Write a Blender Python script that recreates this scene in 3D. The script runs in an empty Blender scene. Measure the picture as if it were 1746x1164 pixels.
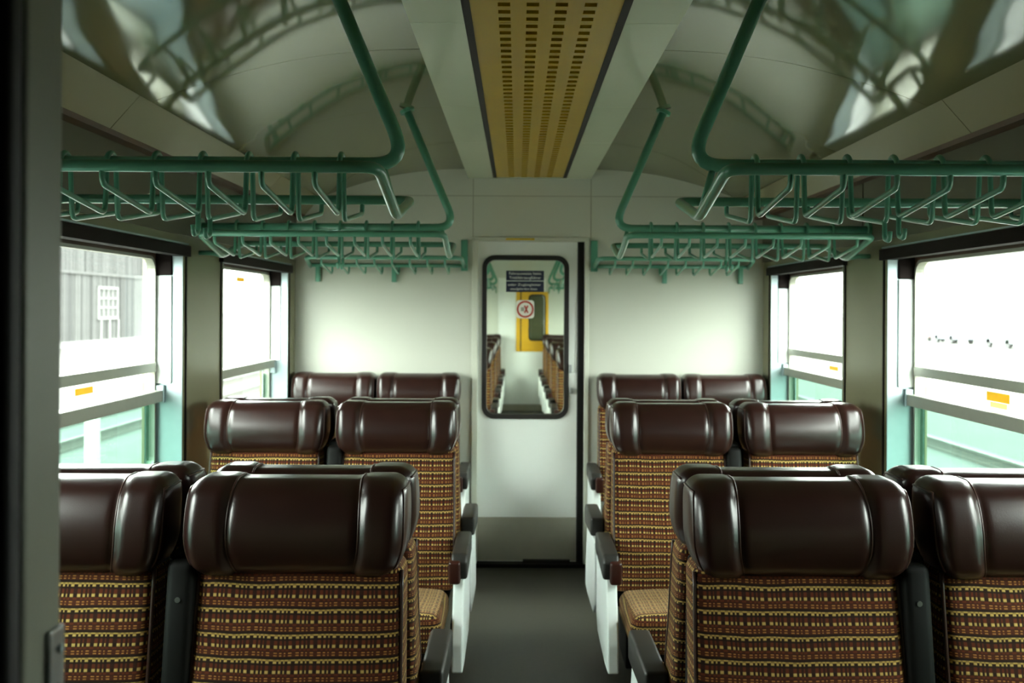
import bpy, bmesh, math, random
from mathutils import Vector, Matrix

random.seed(7)
SC = bpy.context.scene
COL = SC.collection

# ------------------------------------------------------------------ camera, sky, exposure
EYE = 1.53
CAMX = -0.07
FPX = 1650.0
cam_d = bpy.data.cameras.new('camera')
cam = bpy.data.objects.new('camera', cam_d)
COL.objects.link(cam)
cam.location = (CAMX, 0, EYE)
cam.rotation_euler = (math.radians(90), math.radians(-0.3), 0)
cam_d.sensor_width = 36
cam_d.lens = FPX / 1746 * 36
cam_d.shift_x = (873 - 882) / 1746
cam_d.shift_y = -(582 - 527) / 1746
cam_d.clip_start = 0.02
cam_d.clip_end = 500
cam_d.dof.use_dof = True
cam_d.dof.focus_distance = 2.3
cam_d.dof.aperture_fstop = 5.0
SC.camera = cam

world = bpy.data.worlds.new('overcast_sky')
SC.world = world
world.use_nodes = True
bg = world.node_tree.nodes['Background']
# overcast sky: brighter overhead than at the horizon
_nt = world.node_tree
_tc = _nt.nodes.new('ShaderNodeTexCoord')
_sp = _nt.nodes.new('ShaderNodeSeparateXYZ')
_nt.links.new(_tc.outputs['Generated'], _sp.inputs[0])
_mr = _nt.nodes.new('ShaderNodeMapRange')
_mr.inputs[1].default_value = 0.0
_mr.inputs[2].default_value = 1.0
_mr.inputs[3].default_value = 5.6
_mr.inputs[4].default_value = 16.5
_nt.links.new(_sp.outputs[2], _mr.inputs[0])
_nt.links.new(_mr.outputs[0], bg.inputs[1])
bg.inputs[0].default_value = (0.93, 1.0, 0.93, 1)
SC.view_settings.view_transform = 'Standard'
SC.view_settings.look = 'None'
SC.view_settings.exposure = 1.4
SC.view_settings.gamma = 1.0
SC.view_settings.use_curve_mapping = False
SC.cycles.use_denoising = True
SC.cycles.max_bounces = 10
SC.cycles.diffuse_bounces = 6
SC.cycles.glossy_bounces = 4
SC.cycles.transparent_max_bounces = 16
SC.cycles.sample_clamp_indirect = 8.0

# ------------------------------------------------------------------ materials
MATS = {}


def principled(name, col, rough=0.5, metal=0.0, spec=0.5, coat=0.0, coat_rough=0.05):
    m = bpy.data.materials.new(name)
    m.use_nodes = True
    b = m.node_tree.nodes['Principled BSDF']
    b.inputs['Base Color'].default_value = (*col, 1)
    b.inputs['Roughness'].default_value = rough
    b.inputs['Metallic'].default_value = metal
    b.inputs['Specular IOR Level'].default_value = spec
    b.inputs['Coat Weight'].default_value = coat
    b.inputs['Coat Roughness'].default_value = coat_rough
    MATS[name] = m
    return m


def noisy(name, col, rough=0.5, scale=8.0, amount=0.12, bump=0.0, bscale=200.0, **k):
    """principled with slight procedural mottling, optional fine bump"""
    m = principled(name, col, rough, **k)
    nt = m.node_tree
    b = nt.nodes['Principled BSDF']
    tc = nt.nodes.new('ShaderNodeTexCoord')
    n = nt.nodes.new('ShaderNodeTexNoise')
    n.inputs['Scale'].default_value = scale
    n.inputs['Detail'].default_value = 5
    nt.links.new(tc.outputs['Object'], n.inputs['Vector'])
    mx = nt.nodes.new('ShaderNodeMix')
    mx.data_type = 'RGBA'
    mx.inputs[6].default_value = (*[max(0, c * (1 - amount)) for c in col], 1)
    mx.inputs[7].default_value = (*[min(1, c * (1 + amount)) for c in col], 1)
    nt.links.new(n.outputs['Fac'], mx.inputs[0])
    nt.links.new(mx.outputs[2], b.inputs['Base Color'])
    if bump:
        n2 = nt.nodes.new('ShaderNodeTexNoise')
        n2.inputs['Scale'].default_value = bscale
        n2.inputs['Detail'].default_value = 3
        nt.links.new(tc.outputs['Object'], n2.inputs['Vector'])
        bp = nt.nodes.new('ShaderNodeBump')
        bp.inputs['Strength'].default_value = bump
        bp.inputs['Distance'].default_value = 0.002
        nt.links.new(n2.outputs['Fac'], bp.inputs['Height'])
        nt.links.new(bp.outputs['Normal'], b.inputs['Normal'])
    return m


def pane_material(name, tint, gloss=0.06):
    m = bpy.data.materials.new(name)
    m.use_nodes = True
    nt = m.node_tree
    nt.nodes.clear()
    out = nt.nodes.new('ShaderNodeOutputMaterial')
    tr = nt.nodes.new('ShaderNodeBsdfTransparent')
    tr.inputs[0].default_value = (*tint, 1)
    gl = nt.nodes.new('ShaderNodeBsdfGlossy')
    gl.inputs['Roughness'].default_value = 0.02
    fr = nt.nodes.new('ShaderNodeLayerWeight')
    fr.inputs[0].default_value = 0.5
    pw_ = nt.nodes.new('ShaderNodeMath')
    pw_.operation = 'POWER'
    pw_.inputs[1].default_value = 5
    nt.links.new(fr.outputs['Facing'], pw_.inputs[0])
    ml = nt.nodes.new('ShaderNodeMath')
    ml.operation = 'MULTIPLY_ADD'
    ml.inputs[1].default_value = 0.5
    ml.inputs[2].default_value = gloss * 0.5
    nt.links.new(pw_.outputs[0], ml.inputs[0])
    mx = nt.nodes.new('ShaderNodeMixShader')
    nt.links.new(ml.outputs[0], mx.inputs[0])
    nt.links.new(tr.outputs[0], mx.inputs[1])
    nt.links.new(gl.outputs[0], mx.inputs[2])
    nt.links.new(mx.outputs[0], out.inputs[0])
    MATS[name] = m
    return m


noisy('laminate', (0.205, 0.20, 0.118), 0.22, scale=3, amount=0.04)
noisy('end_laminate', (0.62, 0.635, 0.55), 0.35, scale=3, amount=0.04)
noisy('ceiling_paint', (0.14, 0.142, 0.066), 0.06, scale=2.5, amount=0.06, spec=0.4)
noisy('cornice_paint', (0.25, 0.23, 0.125), 0.35, scale=4, amount=0.05)
noisy('soffit_paint', (0.48, 0.52, 0.385), 0.2, scale=4, amount=0.04)
noisy('brown_trim', (0.085, 0.040, 0.016), 0.45, scale=10, amount=0.3)
noisy('dark_brown', (0.010, 0.006, 0.005), 0.7, scale=10, amount=0.2, spec=0.12)
noisy('wall_upper_shade', (0.12, 0.12, 0.08), 0.4, scale=4, amount=0.05)  # upper side wall, its shade put into a darker colour
noisy('aluminium', (0.40, 0.49, 0.51), 0.38, scale=30, amount=0.06, metal=0.7)
noisy('sash_metal', (0.36, 0.37, 0.31), 0.42, scale=20, amount=0.08, metal=0.55)
noisy('rubber', (0.012, 0.010, 0.009), 0.5, scale=20, amount=0.2)
noisy('leather', (0.020, 0.0063, 0.0047), 0.30, scale=18, amount=0.3, bump=0.10, bscale=420, spec=0.5, coat=0.25, coat_rough=0.16)
noisy('leather_piping', (0.050, 0.022, 0.017), 0.3, scale=18, amount=0.2)
noisy('white_panel', (0.86, 0.90, 0.89), 0.35, scale=6, amount=0.03)
noisy('arm_plastic', (0.022, 0.020, 0.018), 0.42, scale=20, amount=0.15)
noisy('arm_leather', (0.035, 0.009, 0.006), 0.3, scale=20, amount=0.2)
noisy('black_plastic', (0.006, 0.0055, 0.005), 0.6, scale=20, amount=0.2, spec=0.15)
noisy('mint_enamel', (0.11, 0.345, 0.235), 0.28, scale=14, amount=0.08, coat=0.4, coat_rough=0.15)
noisy('amber', (0.46, 0.285, 0.006), 0.3, scale=6, amount=0.10, spec=0.3)
noisy('amber_backing', (0.12, 0.036, 0.006), 0.6, scale=12, amount=0.25)
noisy('lino', (0.046, 0.043, 0.031), 0.42, scale=60, amount=0.25, bump=0.05, bscale=300)
noisy('kick_grey', (0.36, 0.35, 0.28), 0.4, scale=14, amount=0.08)
noisy('door_paint', (0.84, 0.87, 0.83), 0.3, scale=3, amount=0.03)
noisy('frame_paint', (0.66, 0.68, 0.58), 0.35, scale=4, amount=0.04)
noisy('jamb_paint', (0.25, 0.26, 0.20), 0.4, scale=5, amount=0.06)
noisy('steel', (0.45, 0.47, 0.47), 0.3, scale=40, amount=0.1, metal=0.9)
noisy('black_paint', (0.006, 0.0055, 0.006), 0.6, scale=10, amount=0.2)
noisy('sign_blue', (0.010, 0.016, 0.045), 0.4, scale=20, amount=0.05)
noisy('sign_white', (0.78, 0.78, 0.70), 0.4, scale=20, amount=0.03)
noisy('sign_red', (0.42, 0.045, 0.02), 0.4, scale=20, amount=0.05)
noisy('sticker_yellow', (0.85, 0.58, 0.03), 0.4, scale=20, amount=0.05)
noisy('sticker_pale', (0.85, 0.82, 0.55), 0.4, scale=20, amount=0.05)
noisy('far_yellow', (0.75, 0.42, 0.02), 0.4, scale=6, amount=0.06)
noisy('table_laminate', (0.40, 0.46, 0.48), 0.25, scale=5, amount=0.03)
noisy('ground', (0.048, 0.047, 0.041), 0.9, scale=0.6, amount=0.25)
noisy('ballast', (0.062, 0.062, 0.058), 0.9, scale=3, amount=0.3)
noisy('rail_steel', (0.10, 0.09, 0.08), 0.5, scale=5, amount=0.2)
noisy('white_render', (0.14, 0.14, 0.135), 0.8, scale=1, amount=0.05)
noisy('post_paint', (0.55, 0.53, 0.46), 0.7, scale=2, amount=0.05)
noisy('building_render', (0.50, 0.50, 0.49), 0.8, scale=0.5, amount=0.05)
noisy('roof_tile', (0.34, 0.32, 0.31), 0.8, scale=2, amount=0.1)
for i, g in enumerate((0.014, 0.022, 0.030, 0.038, 0.046)):
    noisy('barn_board_%d' % i, (g, g * 0.99, g * 0.97), 0.9, scale=1.5, amount=0.3)
noisy('car_grey', (0.13, 0.14, 0.15), 0.3, scale=2, amount=0.05)
noisy('car_red', (0.16, 0.10, 0.09), 0.3, scale=2, amount=0.05)
noisy('car_blue', (0.12, 0.13, 0.15), 0.3, scale=2, amount=0.05)
noisy('tyre', (0.05, 0.05, 0.05), 0.8, scale=2, amount=0.05)
noisy('dark_glass', (0.13, 0.13, 0.14), 0.1, scale=2, amount=0.05)
noisy('hedge', (0.14, 0.19, 0.09), 0.9, scale=2, amount=0.4)
for _n in ('sticker_yellow', 'sticker_pale'):          # thin film: daylight glows through it
    _t = MATS[_n].node_tree
    _b = _t.nodes['Principled BSDF']
    _tl = _t.nodes.new('ShaderNodeBsdfTranslucent')
    _tl.inputs[0].default_value = _b.inputs['Base Color'].default_value
    _ms = _t.nodes.new('ShaderNodeMixShader')
    _ms.inputs[0].default_value = 0.3
    _t.links.new(_b.outputs[0], _ms.inputs[1])
    _t.links.new(_tl.outputs[0], _ms.inputs[2])
    _t.links.new(_ms.outputs[0], _t.nodes['Material Output'].inputs[0])
    _tl.inputs[0].default_value = (0.70, 0.52, 0.01, 1) if _n == 'sticker_yellow' else (0.75, 0.66, 0.3, 1)
pane_material('clear_pane', (0.93, 0.95, 0.94))
pane_material('green_pane', (0.48, 0.61, 0.565))
pane_material('pale_pane', (0.78, 0.82, 0.80))
pane_material('door_pane', (0.90, 0.93, 0.88))


def fabric_material():
    m = principled('woven_moquette', (0.1, 0.03, 0.02), 0.9, spec=0.15)
    nt = m.node_tree
    L = nt.links
    b = nt.nodes['Principled BSDF']
    b.inputs['Sheen Weight'].default_value = 0.35
    b.inputs['Sheen Tint'].default_value = (0.9, 0.6, 0.35, 1)

    def val(op, a, c=None):
        n = nt.nodes.new('ShaderNodeMath')
        n.operation = op
        for i, s in enumerate((a, c)):
            if s is None:
                continue
            if isinstance(s, (int, float)):
                n.inputs[i].default_value = s
            else:
                L.new(s, n.inputs[i])
        return n.outputs[0]

    def pulse(x, c, w, s):
        d = val('ABSOLUTE', val('SUBTRACT', x, c))
        n = nt.nodes.new('ShaderNodeMapRange')
        n.interpolation_type = 'SMOOTHSTEP'
        L.new(d, n.inputs[0])
        n.inputs[1].default_value = w / 2 - s / 2
        n.inputs[2].default_value = w / 2 + s / 2
        n.inputs[3].default_value = 1
        n.inputs[4].default_value = 0
        return n.outputs[0]
    uv = nt.nodes.new('ShaderNodeUVMap')
    uv.uv_map = 'UVMap'
    sp = nt.nodes.new('ShaderNodeSeparateXYZ')
    # slight weave waviness
    nz = nt.nodes.new('ShaderNodeTexNoise')
    nz.inputs['Scale'].default_value = 9
    nz.inputs['Detail'].default_value = 1
    L.new(uv.outputs[0], nz.inputs['Vector'])
    vs = nt.nodes.new('ShaderNodeVectorMath')
    vs.operation = 'SCALE'
    vs.inputs[3].default_value = 0.008
    L.new(nz.outputs['Color'], vs.inputs[0])
    va = nt.nodes.new('ShaderNodeVectorMath')
    va.operation = 'ADD'
    L.new(uv.outputs[0], va.inputs[0])
    L.new(vs.outputs[0], va.inputs[1])
    L.new(va.outputs[0], sp.inputs[0])
    u = val('FRACT', val('DIVIDE', sp.outputs[0], 0.046))
    v = val('FRACT', val('MULTIPLY', sp.outputs[1], -1 / 0.0495))
    cols = None
    for c, w in ((0.12, 0.15), (0.46, 0.15), (0.69, 0.10), (0.88, 0.06)):
        p = pulse(u, c, w, 0.06)
        cols = p if cols is None else val('MAXIMUM', cols, p)
    gaps = val('SUBTRACT', 1.0, cols)
    line = val('MULTIPLY', pulse(v, 0.07, 0.06, 0.05), val('ADD', 0.55, val('MULTIPLY', gaps, 0.45)))
    dots2 = val('MULTIPLY', pulse(v, 0.15, 0.09, 0.05), cols)
    dots1 = val('MULTIPLY', pulse(v, 0.535, 0.12, 0.06), cols)
    dash = val('MULTIPLY', val('MAXIMUM', pulse(v, 0.78, 0.05, 0.04), pulse(v, 0.88, 0.05, 0.04)), cols)
    dash_red = val('MULTIPLY', pulse(v, 0.83, 0.2, 0.06), 0.30)
    band = val('MULTIPLY', pulse(v, 0.37, 0.19, 0.07), val('ADD', 0.15, val('MULTIPLY', cols, 0.85)))
    band2 = val('MULTIPLY', pulse(v, 0.66, 0.10, 0.06), val('ADD', 0.4, val('MULTIPLY', gaps, 0.4)))

    def mix(prev, colr, fac):
        n = nt.nodes.new('ShaderNodeMix')
        n.data_type = 'RGBA'
        if isinstance(prev, tuple):
            n.inputs[6].default_value = (*prev, 1)
        else:
            L.new(prev, n.inputs[6])
        n.inputs[7].default_value = (*colr, 1)
        L.new(fac, n.inputs[0])
        return n.outputs[2]
    c = mix((0.014, 0.005, 0.0045), (0.12, 0.021, 0.007), band)
    c = mix(c, (0.14, 0.024, 0.008), band2)
    c = mix(c, (0.20, 0.036, 0.010), dash_red)
    c = mix(c, (0.40, 0.16, 0.04), dash)
    c = mix(c, (0.60, 0.38, 0.115), dots1)
    c = mix(c, (0.56, 0.35, 0.095), line)
    c = mix(c, (0.60, 0.38, 0.115), dots2)
    L.new(c, b.inputs['Base Color'])
    bp = nt.nodes.new('ShaderNodeBump')
    bp.inputs['Strength'].default_value = 0.4
    bp.inputs['Distance'].default_value = 0.002
    L.new(val('ADD', val('ADD', dots1, dots2), val('ADD', line, dash)), bp.inputs['Height'])
    L.new(bp.outputs['Normal'], b.inputs['Normal'])


fabric_material()

# ------------------------------------------------------------------ mesh helpers


def mesh_obj(name, verts, faces, mat, parent=None, smooth=False, loc=None, uvbox=False, autosmooth=None):
    me = bpy.data.meshes.new(name)
    me.from_pydata([tuple(v) for v in verts], [], faces)
    me.validate()
    me.update()
    bm = bmesh.new()
    bm.from_mesh(me)
    bmesh.ops.recalc_face_normals(bm, faces=bm.faces)
    if uvbox:
        lay = bm.loops.layers.uv.new('UVMap')
        bm.normal_update()
        for f in bm.faces:
            n = f.normal
            ax = max(range(3), key=lambda i: abs(n[i]))
            for lp in f.loops:
                p = lp.vert.co
                if ax == 0:
                    lp[lay].uv = (p.y, p.z)
                elif ax == 1:
                    lp[lay].uv = (p.x, p.z)
                else:
                    lp[lay].uv = (p.x, p.y)
    if smooth:
        for f in bm.faces:
            f.smooth = True
        if autosmooth is not None:
            for e in bm.edges:
                if len(e.link_faces) == 2 and e.calc_face_angle(0) > math.radians(autosmooth):
                    e.smooth = False
    bm.to_mesh(me)
    bm.free()
    me.materials.append(MATS[mat])
    return link(name, me, parent, loc)


def link(name, me, parent=None, loc=None):
    o = bpy.data.objects.new(name, me)
    COL.objects.link(o)
    if parent is not None:
        o.parent = parent
    if loc is not None:
        o.location = loc
    return o


def box_vf(x0, x1, y0, y1, z0, z1):
    v = [(x, y, z) for x in (x0, x1) for y in (y0, y1) for z in (z0, z1)]
    f = [(0, 1, 3, 2), (4, 6, 7, 5), (0, 4, 5, 1), (2, 3, 7, 6), (0, 2, 6, 4), (1, 5, 7, 3)]
    return v, f


class MB:
    def __init__(self):
        self.v = []
        self.f = []

    def add(self, v, f):
        n = len(self.v)
        self.v += [tuple(p) for p in v]
        self.f += [tuple(i + n for i in q) for q in f]
        return self

    def box(self, x0, x1, y0, y1, z0, z1):
        return self.add(*box_vf(min(x0, x1), max(x0, x1), min(y0, y1), max(y0, y1), min(z0, z1), max(z0, z1)))

    def rbox(self, x0, x1, y0, y1, z0, z1, r=0.004):
        x0, x1 = min(x0, x1), max(x0, x1)
        y0, y1 = min(y0, y1), max(y0, y1)
        z0, z1 = min(z0, z1), max(z0, z1)
        v, f = softbox((x1 - x0) / 2, (y1 - y0) / 2, (z1 - z0) / 2, r, 1, 1, 1, 2)
        c = Vector(((x0 + x1) / 2, (y0 + y1) / 2, (z0 + z1) / 2))
        return self.add([Vector(p) + c for p in v], f)

    def tube(self, pts, r, n=8, closed=False):
        return self.add(*tube_vf(pts, r, n, closed))

    def build(self, name, mat, parent=None, **k):
        return mesh_obj(name, self.v, self.f, mat, parent, **k)


def softbox(hx, hy, hz, r, nx=4, ny=4, nz=4, nr=3):
    """rounded box as vertices on a cube surface mapped with edge radius r"""
    def axis(h, n):
        rr = min(r, h * 0.98)
        a = [-h + rr * (1 - math.cos(math.pi / 2 * 0)) * 0 + rr * i / nr for i in range(nr)]
        inner = [-(h - rr) + 2 * (h - rr) * i / n for i in range(n + 1)]
        b = [-t for t in reversed(a)]
        return a + inner + b
    X, Y, Z = axis(hx, nx), axis(hy, ny), axis(hz, nz)
    vid = {}
    V = []
    F = []
    R = (min(r, hx * .98), min(r, hy * .98), min(r, hz * .98))
    rr = min(R)

    def m(p):
        q = [max(-h + rr, min(h - rr, c)) for c, h in zip(p, (hx, hy, hz))]
        d = [c - e for c, e in zip(p, q)]
        l = math.sqrt(sum(t * t for t in d))
        if l < 1e-9:
            return tuple(p)
        return tuple(e + t / l * rr for e, t in zip(q, d))

    def vert(i, j, k):
        key = (i, j, k)
        if key not in vid:
            vid[key] = len(V)
            V.append(m((X[i], Y[j], Z[k])))
        return vid[key]
    nX, nY, nZ = len(X) - 1, len(Y) - 1, len(Z) - 1
    for k in (0, nZ):
        for i in range(nX):
            for j in range(nY):
                F.append((vert(i, j, k), vert(i + 1, j, k), vert(i + 1, j + 1, k), vert(i, j + 1, k)))
    for j in (0, nY):
        for i in range(nX):
            for k in range(nZ):
                F.append((vert(i, j, k), vert(i + 1, j, k), vert(i + 1, j, k + 1), vert(i, j, k + 1)))
    for i in (0, nX):
        for j in range(nY):
            for k in range(nZ):
                F.append((vert(i, j, k), vert(i, j + 1, k), vert(i, j + 1, k + 1), vert(i, j, k + 1)))
    return V, F


def fillet(pts, r, n=5, closed=False):
    pts = [Vector(p) for p in pts]
    out = []
    N = len(pts)
    for i, p in enumerate(pts):
        if not closed and i in (0, N - 1):
            out.append(p)
            continue
        a = pts[(i - 1) % N] - p
        c = pts[(i + 1) % N] - p
        rr = min(r, a.length * 0.45, c.length * 0.45)
        p0 = p + a.normalized() * rr
        p1 = p + c.normalized() * rr
        for t in range(n + 1):
            t = t / n
            out.append(p0 * (1 - t) ** 2 + p * 2 * t * (1 - t) + p1 * t ** 2)
    return out


def tube_vf(pts, r, n=8, closed=False):
    pts = [Vector(p) for p in pts]
    N = len(pts)
    tang = []
    for i in range(N):
        if closed:
            t = pts[(i + 1) % N] - pts[(i - 1) % N]
        else:
            t = pts[min(i + 1, N - 1)] - pts[max(i - 1, 0)]
        tang.append(t.normalized())
    up = Vector((0, 0, 1))
    if abs(tang[0].dot(up)) > 0.9:
        up = Vector((0, 1, 0))
    nrm = (up - tang[0] * up.dot(tang[0])).normalized()
    V, F = [], []
    for i in range(N):
        nrm = (nrm - tang[i] * nrm.dot(tang[i])).normalized()
        bi = tang[i].cross(nrm)
        for k in range(n):
            a = 2 * math.pi * k / n
            V.append(pts[i] + (nrm * math.cos(a) + bi * math.sin(a)) * r)
    for i in range(N if closed else N - 1):
        j = (i + 1) % N
        for k in range(n):
            F.append((i * n + k, i * n + (k + 1) % n, j * n + (k + 1) % n, j * n + k))
    if not closed:
        F.append(tuple(range(n - 1, -1, -1)))
        F.append(tuple((N - 1) * n + k for k in range(n)))
    return V, F


def prism_x(poly, x0, x1):
    """extrude a (y,z) polygon along x"""
    n = len(poly)
    V = [(x0, y, z) for y, z in poly] + [(x1, y, z) for y, z in poly]
    F = [tuple(range(n)), tuple(range(2 * n - 1, n - 1, -1))]
    F += [(i, (i + 1) % n, n + (i + 1) % n, n + i) for i in range(n)]
    return V, F


def prism_y(poly, y0, y1):
    n = len(poly)
    V = [(x, y0, z) for x, z in poly] + [(x, y1, z) for x, z in poly]
    F = [tuple(range(n)), tuple(range(2 * n - 1, n - 1, -1))]
    F += [(i, (i + 1) % n, n + (i + 1) % n, n + i) for i in range(n)]
    return V, F


def rrect(a0, a1, b0, b1, r, n=6):
    pts = []
    for ca, cb, s in ((a1 - r, b1 - r, 0), (a0 + r, b1 - r, 90), (a0 + r, b0 + r, 180), (a1 - r, b0 + r, 270)):
        for i in range(n + 1):
            t = math.radians(s + 90 * i / n)
            pts.append((ca + r * math.cos(t), cb + r * math.sin(t)))
    return pts


def ring_plate(outer, inner, c0, c1, axis):
    """frame between two equal-length outlines, thickness c0..c1 along axis ('x' or 'y')"""
    n = len(outer)

    def P(a, b, c):
        return (c, a, b) if axis == 'x' else (a, c, b)
    V = [P(a, b, c0) for a, b in outer] + [P(a, b, c0) for a, b in inner] + \
        [P(a, b, c1) for a, b in outer] + [P(a, b, c1) for a, b in inner]
    F = []
    for i in range(n):
        j = (i + 1) % n
        F += [(i, j, n + j, n + i), (2 * n + i, 3 * n + i, 3 * n + j, 2 * n + j),
              (i, 2 * n + i, 2 * n + j, j), (n + i, n + j, 3 * n + j, 3 * n + i)]
    return V, F


def empty(name, loc=(0, 0, 0), rz=0):
    o = bpy.data.objects.new(name, None)
    COL.objects.link(o)
    o.location = loc
    o.rotation_euler = (0, 0, rz)
    o.empty_display_size = 0.1
    return o


def tag(o, label, cat=None, group=None):
    o['label'] = label
    if cat:
        o['category'] = cat
    if group:
        o['group'] = group
    return o


def struct(o, label=None):
    o['kind'] = 'structure'
    if label:
        o['label'] = label
    return o


def copy_tree(o, parent=None):
    c = o.copy()
    COL.objects.link(c)
    if parent is not None:
        c.parent = parent
    for ch in o.children:
        copy_tree(ch, c)
    return c


# ------------------------------------------------------------------ layout
HW = 1.39              # inner half width at the windows
WT = 0.16              # side wall thickness
GX = 1.505             # glass plane
P = 1.75               # row pitch
M1, M2, WALL = 2.25, 4.0, 5.75
Y0 = 0.848             # doorway partition
YE = 14.6              # far end of the next saloon
Z_TOP = 1.77           # window head
Z_SILL = 0.86
WINS = [(1.5, 2.07), (2.59, 3.82), (4.34, 5.57)]  # first one is out of view, added narrow to side-light the nearest seats
WINS2 = [(6.15, 7.38), (7.9, 9.13), (9.65, 10.88), (11.4, 12.63), (13.1, 14.3)]

# ------------------------------------------------------------------ shell
fl = MB().box(-HW - WT, HW + WT, -0.9, YE + 0.1, -0.06, 0.0).build('floor', 'lino')
struct(fl, 'dark grey linoleum floor of the aisle')


def side_wall(s):
    nm = 'wall_left' if s < 0 else 'wall_right'
    b = MB()
    b.box(s * HW, s * (HW + WT), -0.9, YE + 0.1, 0, Z_SILL)
    b.box(s * HW, s * (HW + WT), -0.9, YE + 0.1, Z_TOP, 2.20)
    y = -0.9
    for a, c in WINS + WINS2:
        b.box(s * HW, s * (HW + WT), y, a, Z_SILL, Z_TOP)
        y = c
    b.box(s * HW, s * (HW + WT), y, YE + 0.1, Z_SILL, Z_TOP)
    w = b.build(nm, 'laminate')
    struct(w, 'greenish cream laminate side wall between the windows')
    # band above the windows: sheets coloured darker for the shade on the wall
    for (y0, y1) in ((0.93, 2.32), (2.335, 4.07), (4.085, 5.745), (5.83, 9.3), (9.31, YE)):
        mesh_obj('upper_shade_panel', *box_vf(min(s * HW, s * (HW - .006)), max(s * HW, s * (HW - .006)), y0, y1, Z_TOP + 0.045, 2.12),
                 'wall_upper_shade', w)
    # dark joint strips beside the pillars
    for a, c in WINS[1:]:
        for yy in (a - 0.035, c + 0.03):
            mesh_obj('joint_strip', *box_vf(min(s * HW, s * (HW - .004)), max(s * HW, s * (HW - .004)), yy - .007, yy + .007, 0.1, Z_TOP),
                     'dark_brown', w)
    return w


walls = {s: side_wall(s) for s in (-1, 1)}


def windows(s):
    k = 0
    for idx, (a, c) in enumerate(WINS + WINS2):
        near = idx < 3
        k += 1
        n = k + (0 if s < 0 else 8)
        e = empty('window_%d' % n, (s * HW, (a + c) / 2, Z_SILL))
        struct(e, ('half-drop window in the wall on the %s side' % ('barn' if s < 0 else 'car park')))
        ox, oy, oz = s * HW, (a + c) / 2, Z_SILL

        def put(name, b, mat, par=e, **kk):
            b.v = [(x - ox, y - oy, z - oz) for x, y, z in b.v]
            return b.build(name, mat, par, **kk)
        zi, zo = Z_SILL, Z_TOP - 0.035
        X = lambda t: s * t
        # reveal lining
        b = MB()
        b.box(X(HW), X(GX + .03), c - .006, c + .0, zi, Z_TOP)
        b.box(X(HW), X(GX + .03), a, a + .006, zi, Z_TOP)
        put('reveal', b, 'aluminium')
        b = MB()
        b.box(X(HW - .012), X(GX + .03), a, c, zi - .012, zi + .006)
        put('sill', b, 'aluminium')
        if not near:
            put('pane', MB().box(X(GX), X(GX + .004), a, c, zi, Z_TOP), 'clear_pane')
            put('crossbar', MB().rbox(X(GX - .02), X(GX + .02), a, c, 1.205, 1.25), 'sash_metal')
            continue
        # head liner and dark blind strip
        b = MB()
        b.box(X(HW - .02), X(HW + .03), a - .06, c + .035, Z_TOP - .038, Z_TOP + .004)
        b.box(X(HW), X(GX + .03), a, c, Z_TOP - .02, Z_TOP)
        put('blind_strip', b, 'dark_brown')
        b = MB().box(X(HW - .012), X(HW), a - .05, c + .03, Z_TOP + .008, Z_TOP + .014)
        put('cover_strip', b, 'aluminium')
        # guide rail nearest the glass on both jambs, daylight on it painted white
        for yy in (c - .016, a + .006):
            put('guide_rail', MB().rbox(X(GX - .075), X(GX - .012), yy, yy + .010, 1.23, Z_TOP - .115), 'white_panel')
            put('guide_head', MB().rbox(X(GX - .075), X(GX - .012), yy - .002, yy + .012, Z_TOP - .113, Z_TOP - .022), 'dark_brown')
        # fixed outer gasket with rounded corners around the whole opening
        out = rrect(a, c, zi, Z_TOP - .015, .012)
        inn = rrect(a + .022, c - .022, zi + .022, Z_TOP - .04, .055)
        b = MB().add(*ring_plate(out, inn, X(GX - .012), X(GX + .02), 'x'))
        put('gasket', b, 'brown_trim')
        inn2 = rrect(a + .034, c - .034, zi + .034, Z_TOP - .052, .05)
        b = MB().add(*ring_plate(inn, inn2, X(GX - .018), X(GX + .012), 'x'))
        fr = put('sash_frame', b, 'sash_metal')
        # upper pane with its bottom rail, lower tinted pane with its top rail
        put('upper_pane', MB().box(X(GX - .002), X(GX + .002), a + .03, c - .03, 1.17, Z_TOP - .045), 'clear_pane')
        single = s < 0 and idx == 2
        if not single:
            put('upper_rail', MB().rbox(X(GX - .022), X(GX + .012), a + .026, c - .026, 1.278, 1.315), 'sash_metal')
        dz = .03 if single else 0
        put('lower_pane', MB().box(X(GX + .012), X(GX + .016), a + .03, c - .03, zi + .03, 1.18), 'pale_pane' if single else 'green_pane')
        put('lower_rail', MB().rbox(X(GX - .045), X(GX + .012), a + .012, c - .012, 1.160 + dz, 1.205 + dz), 'sash_metal')
        for yy in (c - .024, a + .008):
            put('end_block', MB().rbox(X(GX - .05), X(GX + .0), yy, yy + .016, 1.155, 1.225), 'aluminium')
        # teal side liners of the lower pane
        put('pane_edge', MB().box(X(GX + .004), X(GX + .011), c - .062, c - .036, zi + .036, 1.155), 'green_pane')


def stickers():
    spots = [(-1, 3.2, 1.252, 0.13, 0.022, 'sticker_yellow', 'yellow sticker on the glass strip between the window rails facing the barn'),
             (1, 3.16, 1.250, 0.15, 0.030, 'sticker_yellow', 'bright yellow sticker between the rails of the window facing the parked cars'),
             (1, 3.155, 1.224, 0.11, 0.018, 'sticker_pale', 'pale yellow sticker just under the bright yellow one on the window'),
             (-1, 5.0, 1.676, 0.14, 0.022, 'sticker_yellow', 'yellow sticker near the top of the window beside the end wall'),
             (1, 4.80, 1.245, 0.13, 0.020, 'sticker_yellow', 'small yellow sticker on the car park window beside the end wall')]
    for s, y, z, w, h, m, lab in spots:
        V, F = softbox(.0008, w / 2, h / 2, .0007, 1, 1, 1, 1)
        o = mesh_obj('window_sticker', V, F, m, None, loc=(s * (GX - .004), y, z))
        tag(o, lab, 'sticker')


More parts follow.
